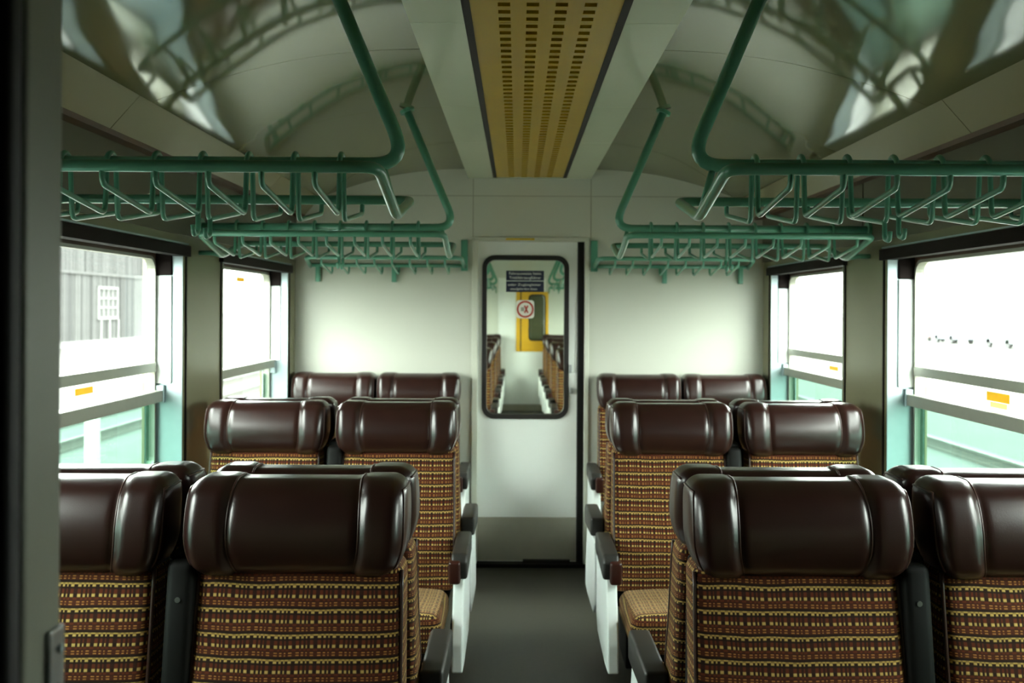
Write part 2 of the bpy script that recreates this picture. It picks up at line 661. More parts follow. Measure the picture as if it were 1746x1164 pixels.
windows(-1)
windows(1)
stickers()

# ceiling sheets, cornices, light soffit
ARC = [(0.365, 2.362), (0.5, 2.358), (0.65, 2.345), (0.8, 2.322), (0.95, 2.286), (1.1, 2.240), (1.19, 2.208), (1.25, 2.185)]


def arc_sheet(s, y0, y1, t=0.012):
    # dense smooth profile
    prof = []
    for i in range(len(ARC) - 1):
        p0 = ARC[max(i - 1, 0)]
        p1, p2 = ARC[i], ARC[i + 1]
        p3 = ARC[min(i + 2, len(ARC) - 1)]
        for q in range(4):
            u = q / 4
            pt = []
            for d in range(2):
                pt.append(0.5 * (2 * p1[d] + (p2[d] - p0[d]) * u + (2 * p0[d] - 5 * p1[d] + 4 * p2[d] - p3[d]) * u * u + (3 * p1[d] - p0[d] - 3 * p2[d] + p3[d]) * u ** 3))
            prof.append(pt)
    prof.append(ARC[-1])
    poly = [(s * x, z) for x, z in prof] + [(s * x, z + t) for x, z in reversed(prof)]
    n = len(prof)
    V = [(x, y0, z) for x, z in poly] + [(x, y1, z) for x, z in poly]
    N = len(poly)
    F = []
    for i in range(N):
        j = (i + 1) % N
        F.append((i, j, N + j, N + i))
    for i in range(n - 1):
        F.append((i, i + 1, N - 2 - i, N - 1 - i))
        F.append((N + i, N + N - 1 - i, N + N - 2 - i, N + i + 1))
    return V, F


roof = MB().box(-HW - WT, HW + WT, -0.9, YE + 0.1, 2.42, 2.46)
ceil = roof.build('ceiling', 'ceiling_paint')
struct(ceil, 'glossy curved greenish ceiling')
joints = [-0.9, 1.35, 3.1, 4.0, WALL - .002, 7.6, 9.4, 11.2, 13.0, YE]
for s in (-1, 1):
    for y0, y1 in zip(joints[:-1], joints[1:]):
        if y0 == 4.0:
            y1 = WALL
        V, F = arc_sheet(s, y0 + .0015, y1 - .0015)
        mesh_obj('ceiling_sheet', V, F, 'ceiling_paint', ceil, smooth=True, autosmooth=40)
    cj = [-0.9, 1.2, 3.0, 4.8, WALL, 7.6, 9.4, 11.2, 13.0, YE]
    for y0, y1 in zip(cj[:-1], cj[1:]):
        poly = [(s * 1.243, 2.186), (s * 1.335, 2.083), (s * 1.345, 2.088), (s * 1.255, 2.192)]
        mesh_obj('cornice_panel', *prism_y(poly, y0 + .002, y1 - .002), 'cornice_paint', ceil)
        poly = [(s * 1.333, 2.083), (s * 1.338, 2.068), (s * HW, 2.068), (s * HW, 2.088)]
        mesh_obj('cornice_strip', *prism_y(poly, y0, y1), 'brown_trim', ceil)
    mesh_obj('cornice_joint', *prism_y([(s * 1.262, 2.18), (s * 1.34, 2.092), (s * 1.37, 2.11), (s * 1.28, 2.20)], 0.9, YE), 'black_paint', ceil)


def light_fixture(ya, yb, label, near=True):
    e = empty('ceiling_light_channel', (0, (ya + yb) / 2, 2.304))
    oy = (ya + yb) / 2
    sj = [ya] + [y for y in (1.75, 2.62, 3.7, 4.5) if ya < y < yb] + [yb]
    for y0, y1 in zip(sj[:-1], sj[1:]):
        for s in (-1, 1):
            b = MB()
            b.box(s * 0.215, s * 0.365, y0 + .001 - oy, y1 - .001 - oy, 0, 0.012)
            b.box(s * 0.355, s * 0.365, y0 + .001 - oy, y1 - .001 - oy, 0.012, 0.075)
            b.build('soffit_panel', 'soffit_paint', e)
    MB().box(-.365, .365, ya - oy, ya - oy + .001 if not near else ya - oy + .01, .0, .07).build('end_cap', 'soffit_paint', e)
    b = MB()
    b.box(-.22, .22, yb - oy - .06, yb - oy - .001, .0, .012)
    b.build('end_cap', 'soffit_paint', e)
    for s in (-1, 1):
        b = MB().box(s * .195, s * .2165, ya - oy, yb - oy - .06, -.002, .014)
        b.build('edge_seal', 'black_paint', e)
    # amber slotted plates
    seg = [y for y in (ya, 1.5, 2.06, 2.62, 3.2, 3.76, 4.32, 4.88, 5.44 + .2) if y >= ya] if near else [ya + i * (yb - .06 - ya) / 14 for i in range(15)]
    seg[-1] = yb - .06
    mesh_obj('backing_tray', *box_vf(-.195, .195, ya - oy, yb - oy - .06, .040, .05), 'amber_backing', e)
    cols = (-.108, -.034, .040, .114)
    for y0, y1 in zip(seg[:-1], seg[1:]):
        y0 += .0012
        y1 -= .0012
        xs = [-.195]
        for c in cols:
            xs += [c - .016, c + .016]
        xs.append(.195)
        npit = max(1, int(round((y1 - y0) / .062)))
        ys = [y0]
        pit = (y1 - y0) / npit
        for i in range(npit):
            ys += [y0 + pit * (i + .25), y0 + pit * (i + .75)]
        ys.append(y1)
        vid = {}
        V, F = [], []

        def vt(i, j, k):
            key = (i, j, k)
            if key not in vid:
                vid[key] = len(V)
                V.append((xs[i], ys[j] - oy, (.0015, .016)[k]))
            return vid[key]
        nx, ny = len(xs) - 1, len(ys) - 1
        hole = lambda i, j: 0 <= i < nx and 0 <= j < ny and i % 2 == 1 and j % 2 == 1
        for i in range(nx):
            for j in range(ny):
                if hole(i, j):
                    for (a, b2) in (((i, j), (i + 1, j)), ((i + 1, j), (i + 1, j + 1)), ((i + 1, j + 1), (i, j + 1)), ((i, j + 1), (i, j))):
                        F.append((vt(*a, 0), vt(*b2, 0), vt(*b2, 1), vt(*a, 1)))
                    continue
                for k in (0, 1):
                    F.append((vt(i, j, k), vt(i + 1, j, k), vt(i + 1, j + 1, k), vt(i, j + 1, k)))
        mesh_obj('amber_plate', V, F, 'amber', e)
    tag(e, label, 'ceiling light')
    return e


light_fixture(0.95, WALL - .004, 'white ceiling channel with a long amber slotted cover above the aisle')
light_fixture(WALL + .09, YE - .01, 'ceiling channel with amber cover in the coach beyond the end door', near=False)

# ------------------------------------------------------------------ end wall with door
WY1 = WALL + 0.07
DX0, DX1, DZ = -0.335, 0.341, 1.945


def ceil_z(x):
    x = abs(x)
    if x <= ARC[0][0]:
        return 2.40
    for (a, za), (b, zb) in zip(ARC[:-1], ARC[1:]):
        if x <= b:
            return za + (zb - za) * (x - a) / (b - a) + .01
    return 2.19


def end_wall(y0, y1, name, mat, x0, x1, z1, label):
    b = MB()
    top = [(x, ceil_z(x)) for x in [i * .1 for i in range(-13, 14)]]
    left = [p for p in top if p[0] < x0 - .001]
    right = [p for p in top if p[0] > x1 + .001]
    b.add(*prism_y([(-HW, 0), (x0, 0), (x0, ceil_z(x0))] + list(reversed(left)) + [(-HW, 2.19)], y0, y1))
    b.add(*prism_y([(x1, 0), (HW, 0), (HW, 2.19)] + list(reversed(right)) + [(x1, ceil_z(x1))], y0, y1))
    b.box(x0, x1, y0, y1, z1, 2.41)
    w = b.build(name, mat)
    struct(w, label)
    return w


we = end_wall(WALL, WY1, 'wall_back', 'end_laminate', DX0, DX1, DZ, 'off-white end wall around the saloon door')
for x in (-.335, .365):
    mesh_obj('wall_joint', *box_vf(x - .0025, x + .0025, WALL - .0015, WALL + .001, DZ, 2.304), 'kick_grey', we)
mesh_obj('wall_joint', *box_vf(-HW, HW, WALL - .0015, WALL + .001, 2.2, 2.204), 'kick_grey', we)

door = empty('door_1', (0, WALL, 0))
struct(door, 'white saloon end door with tall rounded window')
# frame
b = MB()
b.rbox(DX0 - .004, DX0 + .031, -.012, .075, 0, DZ + .004, .003)
b.rbox(DX1 - .012, DX1 + .014, -.012, .075, 0, DZ + .004, .003)
b.rbox(DX0 - .004, DX1 + .014, -.012, .075, DZ - .012, DZ + .012, .003)
b.build('door_frame', 'frame_paint', door)
MB().box(.289, .331, .03, .07, 0, DZ - .012).build('slot_backing', 'black_paint', door)
MB().rbox(.287, .295, .004, .06, 0.01, DZ - .014, .003).build('edge_seal', 'rubber', door)
# leaf with window opening
gx0, gx1, gz0, gz1 = -.279, .237, .878, 1.85
ou = rrect(DX0 + .031, .289, .03, DZ - .014, .003)
inn = rrect(gx0 + .012, gx1 - .012, gz0 + .012, gz1 - .012, .06)
MB().add(*ring_plate(ou, inn, .015, .055, 'y')).build('door_leaf', 'door_paint', door)
MB().add(*ring_plate(rrect(gx0, gx1, gz0, gz1, .072), rrect(gx0 + .027, gx1 - .027, gz0 + .027, gz1 - .027, .05), .004, .066, 'y')).build('window_gasket', 'rubber', door)
MB().box(gx0 + .01, gx1 - .01, .033, .037, gz0 + .01, gz1 - .01).build('pane', 'door_pane', door)
MB().rbox(DX0 + .034, .286, .009, .016, .035, .293, .002).build('kick_plate', 'kick_grey', door)
hd = MB()
hd.rbox(.240, .256, -.012, .016, 1.155, 1.20, .004)
hd.rbox(.243, .262, -.012, .016, 1.03, 1.065, .004)
hd.build('latch', 'steel', door)
MB().rbox(DX0, DX1, -.03, .09, 0, .022, .004).build('threshold', 'black_plastic', door)
MB().rbox(-.03, .25, -.02, .02, .024, .045, .004).build('sweep_seal', 'black_paint', door)
MB().rbox(-.14, .03, -.014, -.010, DZ - .006, DZ + .006, .001).build('yellow_strip', 'sticker_yellow', door)


def text_mesh(name, body, size, mat, parent, loc, width=None):
    cu = bpy.data.curves.new(name, 'FONT')
    cu.body = body
    cu.size = size
    cu.align_x = 'CENTER'
    cu.extrude = 0.0004
    to = bpy.data.objects.new(name + '_tmp', cu)
    COL.objects.link(to)
    dg = bpy.context.evaluated_depsgraph_get()
    me = bpy.data.meshes.new_from_object(to.evaluated_get(dg))
    bpy.data.objects.remove(to)
    if width:
        xs = [v.co.x for v in me.vertices]
        k = width / (max(xs) - min(xs))
        for v in me.vertices:
            v.co.x *= k
    for v in me.vertices:
        x, y, z = v.co
        v.co = (x, -z, y)
    me.materials.clear()
    me.materials.append(MATS[mat])
    return link(name, me, parent, loc)


def sx(px, Y=WALL + .03):
    return (px - 882) / FPX * Y + CAMX


def sz(py, Y=WALL + .03):
    return EYE + (527 - py) / FPX * Y


sg = empty('door_sign', (sx(895), WALL + .030, sz(479)))
tag(sg, 'dark blue sign with four lines of white lettering on the door glass', 'sign')
w2 = .113
MB().rbox(-w2, w2, -.001, .001, .003, .062, .0008).build('upper_plate', 'sign_blue', sg)
MB().rbox(-w2, w2, -.001, .001, -.065, -.001, .0008).build('lower_plate', 'sign_blue', sg)
text_mesh('lettering', 'Fahrausweise beim', .023, 'sign_white', sg, (0, -.0012, .038), .190)
text_mesh('lettering', 'Triebfahrzeugführer', .023, 'sign_white', sg, (0, -.0012, .013), .190)
text_mesh('lettering', 'oder Zugbegleiter', .020, 'sign_white', sg, (-.004, -.0012, -.028), .198)
text_mesh('lettering', 'unaufgefordert lösen', .020, 'sign_white', sg, (-.008, -.0012, -.053), .160)

rs = empty('prohibition_sticker', (sx(895.5), WALL + .031, sz(527)))
tag(rs, 'square pale sticker with a red ring and crossed figure on the door glass', 'sticker')
MB().add(*prism_y(rrect(-.054, .054, -.054, .054, .018), -.0008, .0008)).build('backing', 'sign_white', rs)


def circle(r, n=32):
    return [(r * math.cos(2 * math.pi * i / n), r * math.sin(2 * math.pi * i / n)) for i in range(n)]


MB().add(*ring_plate(circle(.051), circle(.040), -.0018, -.0008, 'y')).build('ring', 'sign_red', rs)
b = MB()
for sgn in (-1, 1):
    dv = Vector((.010 * sgn, 0, .022))
    nv = Vector((dv.z, 0, -dv.x)).normalized() * .0045
    c0 = Vector((.006, 0, 0))
    b.add([c0 + dv + nv, c0 + dv - nv, c0 - dv - nv, c0 - dv + nv,
           c0 + dv + nv + Vector((0, -.001, 0)), c0 + dv - nv + Vector((0, -.001, 0)), c0 - dv - nv + Vector((0, -.001, 0)), c0 - dv + nv + Vector((0, -.001, 0))],
          [(0, 1, 2, 3), (7, 6, 5, 4), (0, 4, 5, 1), (1, 5, 6, 2), (2, 6, 7, 3), (3, 7, 4, 0)])
b.v = [(x, y - .0009, z) for x, y, z in b.v]
b.build('cross', 'sign_red', rs)
MB().box(-.026, -.006, -.0016, -.0008, -.012, .012).build('pictogram', 'kick_grey', rs)

# ------------------------------------------------------------------ seats
HRW = .2425


def headrest_deform(p):
    x, y, z = p
    t = abs(x) / HRW
    zz = z / .106

    def ss(a, b2, v):
        v = max(0, min(1, (v - a) / (b2 - a)))
        return v * v * (3 - 2 * v)
    if y < 0:
        fr = min(1.0, -y / .058)
        wing = ss(.56, .70, t)
        y -= fr * (.019 * wing + (.042 - .014 * wing) * (1 - zz * zz))
        y += fr * .007 * math.exp(-((t - .585) / .035) ** 2)
    x *= 1 - .15 * max(0, -zz) ** 2.4 - .03 * max(0, zz) ** 3
    z -= .006 * (1 - ss(.52, .66, t)) * (1 if zz > 0 else 0) * max(0, zz)
    y += (z) * .16
    return (x, y - .082, z + 1.051)


def soft_map(p, h, rr):
    q = [max(-a + rr, min(a - rr, c)) for c, a in zip(p, h)]
    d = [c - e for c, e in zip(p, q)]
    l = math.sqrt(sum(t * t for t in d))
    if l < 1e-9:
        return tuple(p)
    return tuple(e + t / l * rr for e, t in zip(q, d))


HH = (HRW, .058, .106)
HRR = .036


def make_headrest(par):
    V, F = softbox(*HH, HRR, 56, 4, 10, 5)
    V = [headrest_deform(p) for p in V]
    h = mesh_obj('headrest', V, F, 'leather', par, smooth=True)
    # raw (y,z) path over the front from the lower to the upper back edge
    raw = []
    hy, hz = HH[1], HH[2]
    for i in range(7):
        raw.append((hy * (1 - 2 * i / 6), -hz))
    for i in range(1, 15):
        raw.append((-hy, -hz + 2 * hz * i / 14))
    for i in range(1, 7):
        raw.append((-hy + 2 * hy * i / 6, hz))
    for sgn in (-1, 1):
        for tt in (.585,):
            pts = [headrest_deform(soft_map((sgn * tt * HRW, y, z), HH, HRR)) for y, z in raw[3:]]
            MB().tube(pts, .0028, 6).build('piping', 'leather_piping', h, smooth=True)
        # end-face piping
        pts = []
        for y, z in raw:
            k = .80
            p = soft_map((sgn * HRW, y * k, z * k), HH, HRR)
            pts.append(headrest_deform(p))
        MB().tube(pts, .0030, 6).build('piping', 'leather_piping', h, smooth=True)
    return h


def make_seat(a, centre=True):
    """seat facing -y, back plane at y=0; a = +1/-1 side of the aisle arm, 0 = none (window seat)"""
    root = empty('train_seat')
    make_headrest(root)
    # backrest
    hx, hy, hz = (.228 if a else .222), .062, .27
    off = a * .011
    V, F = softbox(hx, hy, hz, .028, 10, 2, 12, 3)
    out = []
    for x, y, z in V:
        zz = z / hz
        if y < 0:
            y -= .018 * (1 - (x / hx) ** 2) * (1 - zz * zz)
            y -= .012 * math.exp(-((zz + .35) / .3) ** 2)
        y += z * .20
        out.append((x * (1 + .02 * -zz) + off, y - .138, z + .705))
    bk = mesh_obj('backrest', out, F, 'woven_moquette', root, smooth=True, uvbox=True)
    for sgn in (-1, 1):
        pts = []
        for i in range(15):
            zz = -.95 + 1.9 * i / 14
            y = -hy - .012 * math.exp(-((zz + .35) / .3) ** 2) + zz * hz * .20 - .138
            pts.append((sgn * hx * .985 * (1 + .02 * -zz) + off, y + .010, zz * hz + .705))
        MB().tube(pts, .0045, 6).build('edge_piping', 'leather_piping', bk, smooth=True)
    # rear shell
    MB().rbox(-.215, .215, -.062, -.018, .40, .955, .008).build('back_shell', 'black_plastic', root)
    # cushion
    V, F = softbox(.222, .225, .070, .040, 10, 8, 2, 4)
    out = []
    for x, y, z in V:
        if z > 0:
            z += .012 * (1 - (x / .222) ** 2) - .035 * (y + .225) / .45 * 1.0
        out.append((x, y - .45, z + .405))
    mesh_obj('cushion', out, F, 'woven_moquette', root, smooth=True, uvbox=True)
    # support
    b = MB()
    b.rbox(-.19, .19, -.56, -.10, .27, .335, .006)
    b.rbox(-.15, .15, -.40, -.12, 0, .27, .006)
    b.build('pedestal', 'black_plastic', root)
    if a:
        x0, x1 = a * .252, a * .292
        poly = [(-.55, .25), (-.55, .355), (-.50, .56), (-.50, .585), (-.12, .585), (-.10, .25)]
        poly = [(-.56, .235), (-.555, .335), (-.47, .55), (-.15, .555), (-.05, .555), (-.05, .29), (-.12, .24), (-.44, .225)]
        V, F = prism_x(poly, min(x0, x1), max(x0, x1))
        bm = bmesh.new()
        vs = [bm.verts.new(v) for v in V]
        for f in F:
            bm.faces.new([vs[i] for i in f])
        bmesh.ops.recalc_face_normals(bm, faces=bm.faces)
        bmesh.ops.bevel(bm, geom=bm.edges[:], offset=.006, segments=2, profile=.5, affect='EDGES')
        me = bpy.data.meshes.new('side_panel')
        bm.to_mesh(me)
        bm.free()
        me.materials.append(MATS['white_panel'])
        link('side_panel', me, root)
        # armrest: dark shell rising to the back, brown leather pad on the front
        prof = [(-.575, .585), (-.575, .645), (-.54, .668), (-.30, .672), (-.16, .70), (-.10, .76), (-.10, .70), (-.16, .60), (-.30, .575), (-.50, .565)]
        prof = [(-.475, .545), (-.485, .612), (-.458, .636), (-.32, .640), (-.12, .642), (-.12, .565), (-.32, .552), (-.42, .545)]
        V, F = prism_x(prof, *sorted((a * .244, a * .303)))
        bm = bmesh.new()
        vs = [bm.verts.new(v) for v in V]
        for f in F:
            bm.faces.new([vs[i] for i in f])
        bmesh.ops.recalc_face_normals(bm, faces=bm.faces)
        bmesh.ops.bevel(bm, geom=bm.edges[:], offset=.010, segments=3, profile=.5, affect='EDGES')
        for f in bm.faces:
            f.smooth = True
        me = bpy.data.meshes.new('armrest')
        bm.to_mesh(me)
        bm.free()
        me.materials.append(MATS['arm_plastic'])
        ar = link('armrest', me, root)
        pd = MB().rbox(a * .236, a * .279, -.507, -.42, .534, .616, .010)
        o = pd.build('armrest_pad', 'arm_leather', ar, smooth=True)
        o['label'] = 'reddish brown leather end pad'
        MB().rbox(a * .23, a * .25, -.30, -.14, .27, .33).build('bracket', 'black_plastic', root)
        if not centre:
            return root
        # folded-up centre arm on the other side
        cx = -a * .243
        c = MB().rbox(cx - .030, cx + .030, -.205, -.10, .50, .985, .018)
        c.v = [(x, y + (z - .74) * .16, z) for x, y, z in c.v]
        ca = c.build('centre_armrest', 'black_plastic', root, smooth=True)
        c = MB().rbox(cx - .030, cx + .030, -.165, -.06, .955, 1.0, .012)
        c.v = [(x, y + (z - .74) * .16, z) for x, y, z in c.v]
        c.build('hinge_cap', 'black_plastic', ca, smooth=True)
        s = MB().tube([(cx, -.198 + .17 * .16, .905), (cx, -.208 + .17 * .16, .905)], .006, 12)
        s.build('screw', 'steel', ca)
    return root


proto = {k: make_seat(k) for k in (1, -1, 0)}
for k in (1, -1):
    proto[2 * k] = make_seat(k, False)
used = set()


def seat(kind, x, y, rz, label, group=None):
    if kind in used:
        r = copy_tree(proto[kind])
    else:
        used.add(kind)
        r = proto[kind]
    r.location = (x, y, 0)
    r.rotation_euler = (0, 0, rz)
    tag(r, label, 'seat', group)
    return r


AX, WX = .55, 1.072
side = {-1: 'barn side', 1: 'car park side'}
for s in (-1, 1):
    for row, M in ((1, M1), (2, M2)):
        rn = {1: 'row beside the doorway jamb', 2: 'middle row'}[row]
        seat(-s, s * AX, M - .003, 0, 'brown headrest aisle seat facing the doorway, %s, %s' % (rn, side[s]))
        seat(0, s * WX, M - .003, 0, 'window seat facing the doorway, %s, %s' % (rn, side[s]))
        seat(s, s * AX, M + .003, math.pi, 'aisle seat turned to the end door, %s, %s' % (rn, side[s]))
        seat(0, s * WX, M + .003, math.pi, 'window seat turned to the end wall, %s, %s' % (rn, side[s]))
    # row against the end wall
    seat(-2 * s, s * .640, WALL - .003, 0, 'seat against the end wall, next to the door, %s' % side[s])
    seat(0, s * 1.135, WALL - .003, 0, 'seat against the end wall, in the window corner, %s' % side[s])
    # next coach, seen through the glass of the end door
    for nth, M in zip(('first', 'second', 'third', 'fourth'), (7.57, 9.32, 11.07, 12.82)):
        seat(-s, s * AX, M - .003, 0, 'aisle seat facing us in the %s row beyond the end door glass, %s' % (nth, side[s]), 'seats of the next coach facing us')
        seat(s, s * AX, M + .003, math.pi, 'aisle seat turned away in the %s row beyond the end door glass, %s' % (nth, side[s]), 'seats of the next coach turned away')
    seat(-s, s * AX, YE - .003, 0, 'aisle seat against the far white wall beyond the end door, %s' % side[s])

# ------------------------------------------------------------------ luggage racks
RB, RC, RW = .0125, .0165, .0062
ZB, ZC, ZL = 1.815, 1.865, 1.746


def make_rack(s):
    root = empty('luggage_rack')
    loop = [(s * .352, -.3, ZB), (s * 1.29, -.3, ZB), (s * 1.29, 0, ZL), (s * 1.29, .3, ZB), (s * .352, .3, ZB), (s * .352, 0, ZL)]
    MB().tube(fillet(loop, .035, 5, True), RB, 12, True).build('frame_tube', 'mint_enamel', root, smooth=True)
    hang = [(s * 1.385, 0, ZC), (s * .325, 0, ZC), (s * .532, 0, 2.352)]
    h = MB().tube(fillet(hang, .085, 8), RC, 14).build('hanger_tube', 'mint_enamel', root, smooth=True)
    d = Vector((s * .207, 0, .472)).normalized()
    p = Vector((s * .532, 0, 2.352))
    MB().tube([p - d * .012, p + d * .002], .030, 16).build('ceiling_flange', 'mint_enamel', h)
    MB().tube([(s * 1.372, 0, ZC), (s * 1.386, 0, ZC)], .034, 16).build('wall_flange', 'mint_enamel', h)
    prof = [(-.3, ZB), (-.3, ZB - .036), (-.035, ZL - .002), (-.026, ZC - .02), (-.026, ZC + .012), (0, ZC + .027), (.026, ZC + .012),
            (.026, ZC - .02), (.035, ZL - .008), (.3, ZB - .036), (.3, ZB)]
    pts = fillet([(0, y, z) for y, z in prof], .022, 4)
    V, F = tube_vf(pts, RW, 8)
    first = mesh_obj('wire', V, F, 'mint_enamel', root, smooth=True, loc=(s * .48, 0, 0))
    for k in range(1, 8):
        o = first.copy()
        COL.objects.link(o)
        o.parent = root
        o.location = (s * (.48 + .107 * k), 0, 0)
    # end brackets and coat hook
    b = MB().tube(fillet([(s * 1.29, 0, ZL), (s * 1.33, 0, ZL + .01), (s * 1.386, 0, ZL + .01)], .02), .010, 8)
    b.build('wall_bracket', 'mint_enamel', root, smooth=True)
    for yy in (-.04, .045):
        b = MB().tube(fillet([(s * .80, yy, ZL), (s * .80, yy, ZL - .045), (s * .80, yy - .03, ZL - .052), (s * .80, yy - .035, ZL - .03)], .012), .006, 8)
        b.build('coat_hook', 'mint_enamel', root, smooth=True)
    # upright from the end of the centre tube to the frame
    b = MB().tube([(s * .352, 0, ZL), (s * .385, 0, ZC)], .008, 8)
    b.build('end_upright', 'mint_enamel', root, smooth=True)
    return root


rp = {s: make_rack(s) for s in (-1, 1)}
for s in (-1, 1):
    rp[s].location = (0, M1, 0)
    tag(rp[s], 'mint green tube luggage rack over the row beside the doorway jamb, %s' % side[s], 'luggage rack')
    r = copy_tree(rp[s])
    r.location = (0, M2, 0)
    tag(r, 'mint green tube luggage rack over the middle row of seats, %s' % side[s], 'luggage rack')
    for nth, M in zip(('first', 'second', 'third', 'fourth'), (7.57, 9.32, 11.07, 12.82)):
        r = copy_tree(rp[s])
        r.location = (0, M, 0)
        tag(r, 'green luggage rack over the %s row beyond the end door glass, %s' % (nth, side[s]), 'luggage rack', 'racks of the next coach')
    # rack on the end wall
    e = empty('wall_luggage_rack', (0, WALL, 0))
    tag(e, 'shallow mint green luggage rack fixed to the end wall, %s of the door' % side[s], 'luggage rack')
    fy = -.35
    fr = fillet([(s * .385, -.005, ZB - .035), (s * .385, fy, ZB), (s * 1.25, fy, ZB), (s * 1.30, -.005, ZB - .035)], .05, 6)
    MB().tube(fr, .0125, 12).build('front_tube', 'mint_enamel', e, smooth=True)
    MB().tube([(s * .385, -.03, ZB - .03), (s * 1.30, -.03, ZB - .03)], .0115, 10).build('rear_tube', 'mint_enamel', e, smooth=True)
    MB().rbox(s * .365, s * .405, -.016, -.001, ZB - .06, ZB + .125, .004).build('wall_post', 'mint_enamel', e)
    pr = fillet([(0, fy, ZB), (0, fy, ZB - .036), (0, -.06, ZL - .012), (0, -.03, ZL), (0, -.03, ZB - .03)], .02, 4)
    V, F = tube_vf(pr, RW, 8)
    first = mesh_obj('wire', V, F, 'mint_enamel', e, smooth=True, loc=(s * .475, 0, 0))
    for k in range(1, 8):
        o = first.copy()
        COL.objects.link(o)
        o.parent = e
        o.location = (s * (.475 + .0985 * k), 0, 0)
    for xx in (.80, 1.25):
        b = MB().rbox(s * (xx - .013), s * (xx + .013), -.04, -.001, ZL - .06, ZB - .03, .004)
        b.build('support', 'mint_enamel', e)

# ------------------------------------------------------------------ window tables
for s in (-1, 1):
    for yc, lab in ((3.125, 'ahead of the middle row'),):
        e = empty('window_table', (s * HW, yc, .70))
        tag(e, 'small pale fold-down window table %s, %s' % (lab, side[s]), 'table')
        MB().rbox(-s * .30, -s * .014, -.22, .22, -.011, .011, .008).build('table_top', 'table_laminate', e, smooth=False)
        MB().rbox(-s * .016, s * 0, -.20, .20, -.03, .012, .004).build('hinge_rail', 'aluminium', e)
        b = MB().tube([(-s * .22, 0, -.012), (-s * .005, 0, -.22)], .009, 8)
        b.build('stay', 'steel', e)

# ------------------------------------------------------------------ doorway partition next to the camera
Y1 = .913
JX = -.50
pw = MB()
pw.box(-HW, JX - .004, Y0, Y1, 0, 2.41)
pw.box(.47, HW, Y0, Y1, 0, 2.41)
pw.box(JX - .004, .47, Y0, Y1, 2.15, 2.41)
o = pw.build('wall_front', 'laminate')
struct(o, 'partition with the doorway')
mesh_obj('vestibule_shade_sheet', *box_vf(-HW, JX - .003, Y0 - .004, Y0, 0, 2.41), 'black_paint', o)  # black sheets: shade on the unlit vestibule face put into the colour
mesh_obj('vestibule_shade_sheet', *box_vf(.47, HW, Y0 - .004, Y0, 0, 2.41), 'black_paint', o)
t = MB().rbox(JX - .02, JX, Y0 - .003, Y1 + .003, 0, 2.15, .006).build('trim_1', 'jamb_paint')
struct(t, 'grey green door jamb')
t = MB().rbox(.455, .475, Y0 - .003, Y1 + .003, 0, 2.15, .006).build('trim_2', 'jamb_paint')
struct(t, 'grey green door jamb')
# rounded black edge profile on the vestibule side of the jamb
t = MB().rbox(JX - .06, JX + .0005, Y0 - .03, Y0 - .004, 0, 2.15, .010).build('trim_3', 'black_paint')
struct(t, 'black edge profile of the doorway')
st = empty('strike_plate', (JX, .898, 1.16))
tag(st, 'grey metal strike plate screwed to the door jamb', 'strike plate')
MB().rbox(0, .005, -.014, .015, -.09, .072, .002).build('plate', 'steel', st)
for z in (.052, -.07):
    MB().tube([(.004, .004, z), (.0075, .004, z)], .0045, 10).build('screw', 'aluminium', st)
MB().box(-.001, .0055, -.010, .002, -.04, .02).build('latch_hole', 'black_paint', st)
# vestibule shell around the camera
v = MB()
v.box(-HW, HW, -.9, -.86, 0, 2.41)
o = v.build('wall_vestibule', 'black_paint')
struct(o, 'dark rear wall of the entrance vestibule')
v = MB()
for s in (-1, 1):
    v.box(s * (HW - .01), s * HW, -.86, Y0 - .004, 0, 2.2)
o = v.build('wall_vestibule_sides', 'black_paint')
struct(o, 'dark side walls of the entrance vestibule')

# ------------------------------------------------------------------ far end of the next coach
wf = end_wall(YE, YE + .06, 'wall_far', 'end_laminate', -.36, .36, 2.0, 'white far end wall of the next coach')
d2 = empty('door_2', (0, YE, 0))
struct(d2, 'white far door with a yellow framed window')
fx0, fx1, fz0, fz1 = sx(879, YE), sx(938, YE), sz(599, YE), sz(497, YE)
MB().add(*ring_plate(rrect(-.36, .36, 0.0, 2.0, .003), rrect(.04, .33, fz0 + .16, fz1 - .05, .06), .01, .05, 'y')).build('door_leaf', 'door_paint', d2)
MB().add(*ring_plate(rrect(-.085, .40, fz0, fz1, .004), rrect(.10, .36, fz0 + .16, fz1 - .04, .06), -.004, .009, 'y')).build('window_surround', 'far_yellow', d2)
MB().add(*ring_plate(rrect(.10, .36, fz0 + .16, fz1 - .04, .06), rrect(.118, .342, fz0 + .178, fz1 - .058, .05), -.006, .05, 'y')).build('window_gasket', 'rubber', d2)
MB().box(.10, .345, .03, .035, fz0 + .17, fz1 - .05).build('pane', 'door_pane', d2)
MB().box(-.025, -.008, -.006, -.003, fz0, fz1).build('edge_seal', 'rubber', d2)
MB().rbox(-.34, .34, -.01, .01, .0, .10, .003).build('kick_plate', 'kick_grey', d2)
cl = MB().box(-HW, HW, YE + .085, YE + .135, 0, 2.4).build('wall_beyond', 'laminate')
struct(cl, 'grey green wall beyond the far door')
sp = empty('wall_switch_box', (-.62, YE, 1.42))
tag(sp, 'small white box on the far wall beyond the end door', 'switch box')
MB().rbox(-.06, .06, -.035, 0, -.07, .07, .008).build('housing', 'white_panel', sp)
MB().rbox(-.03, .03, -.042, -.033, -.03, .03, .004).build('cover', 'sign_white', sp)

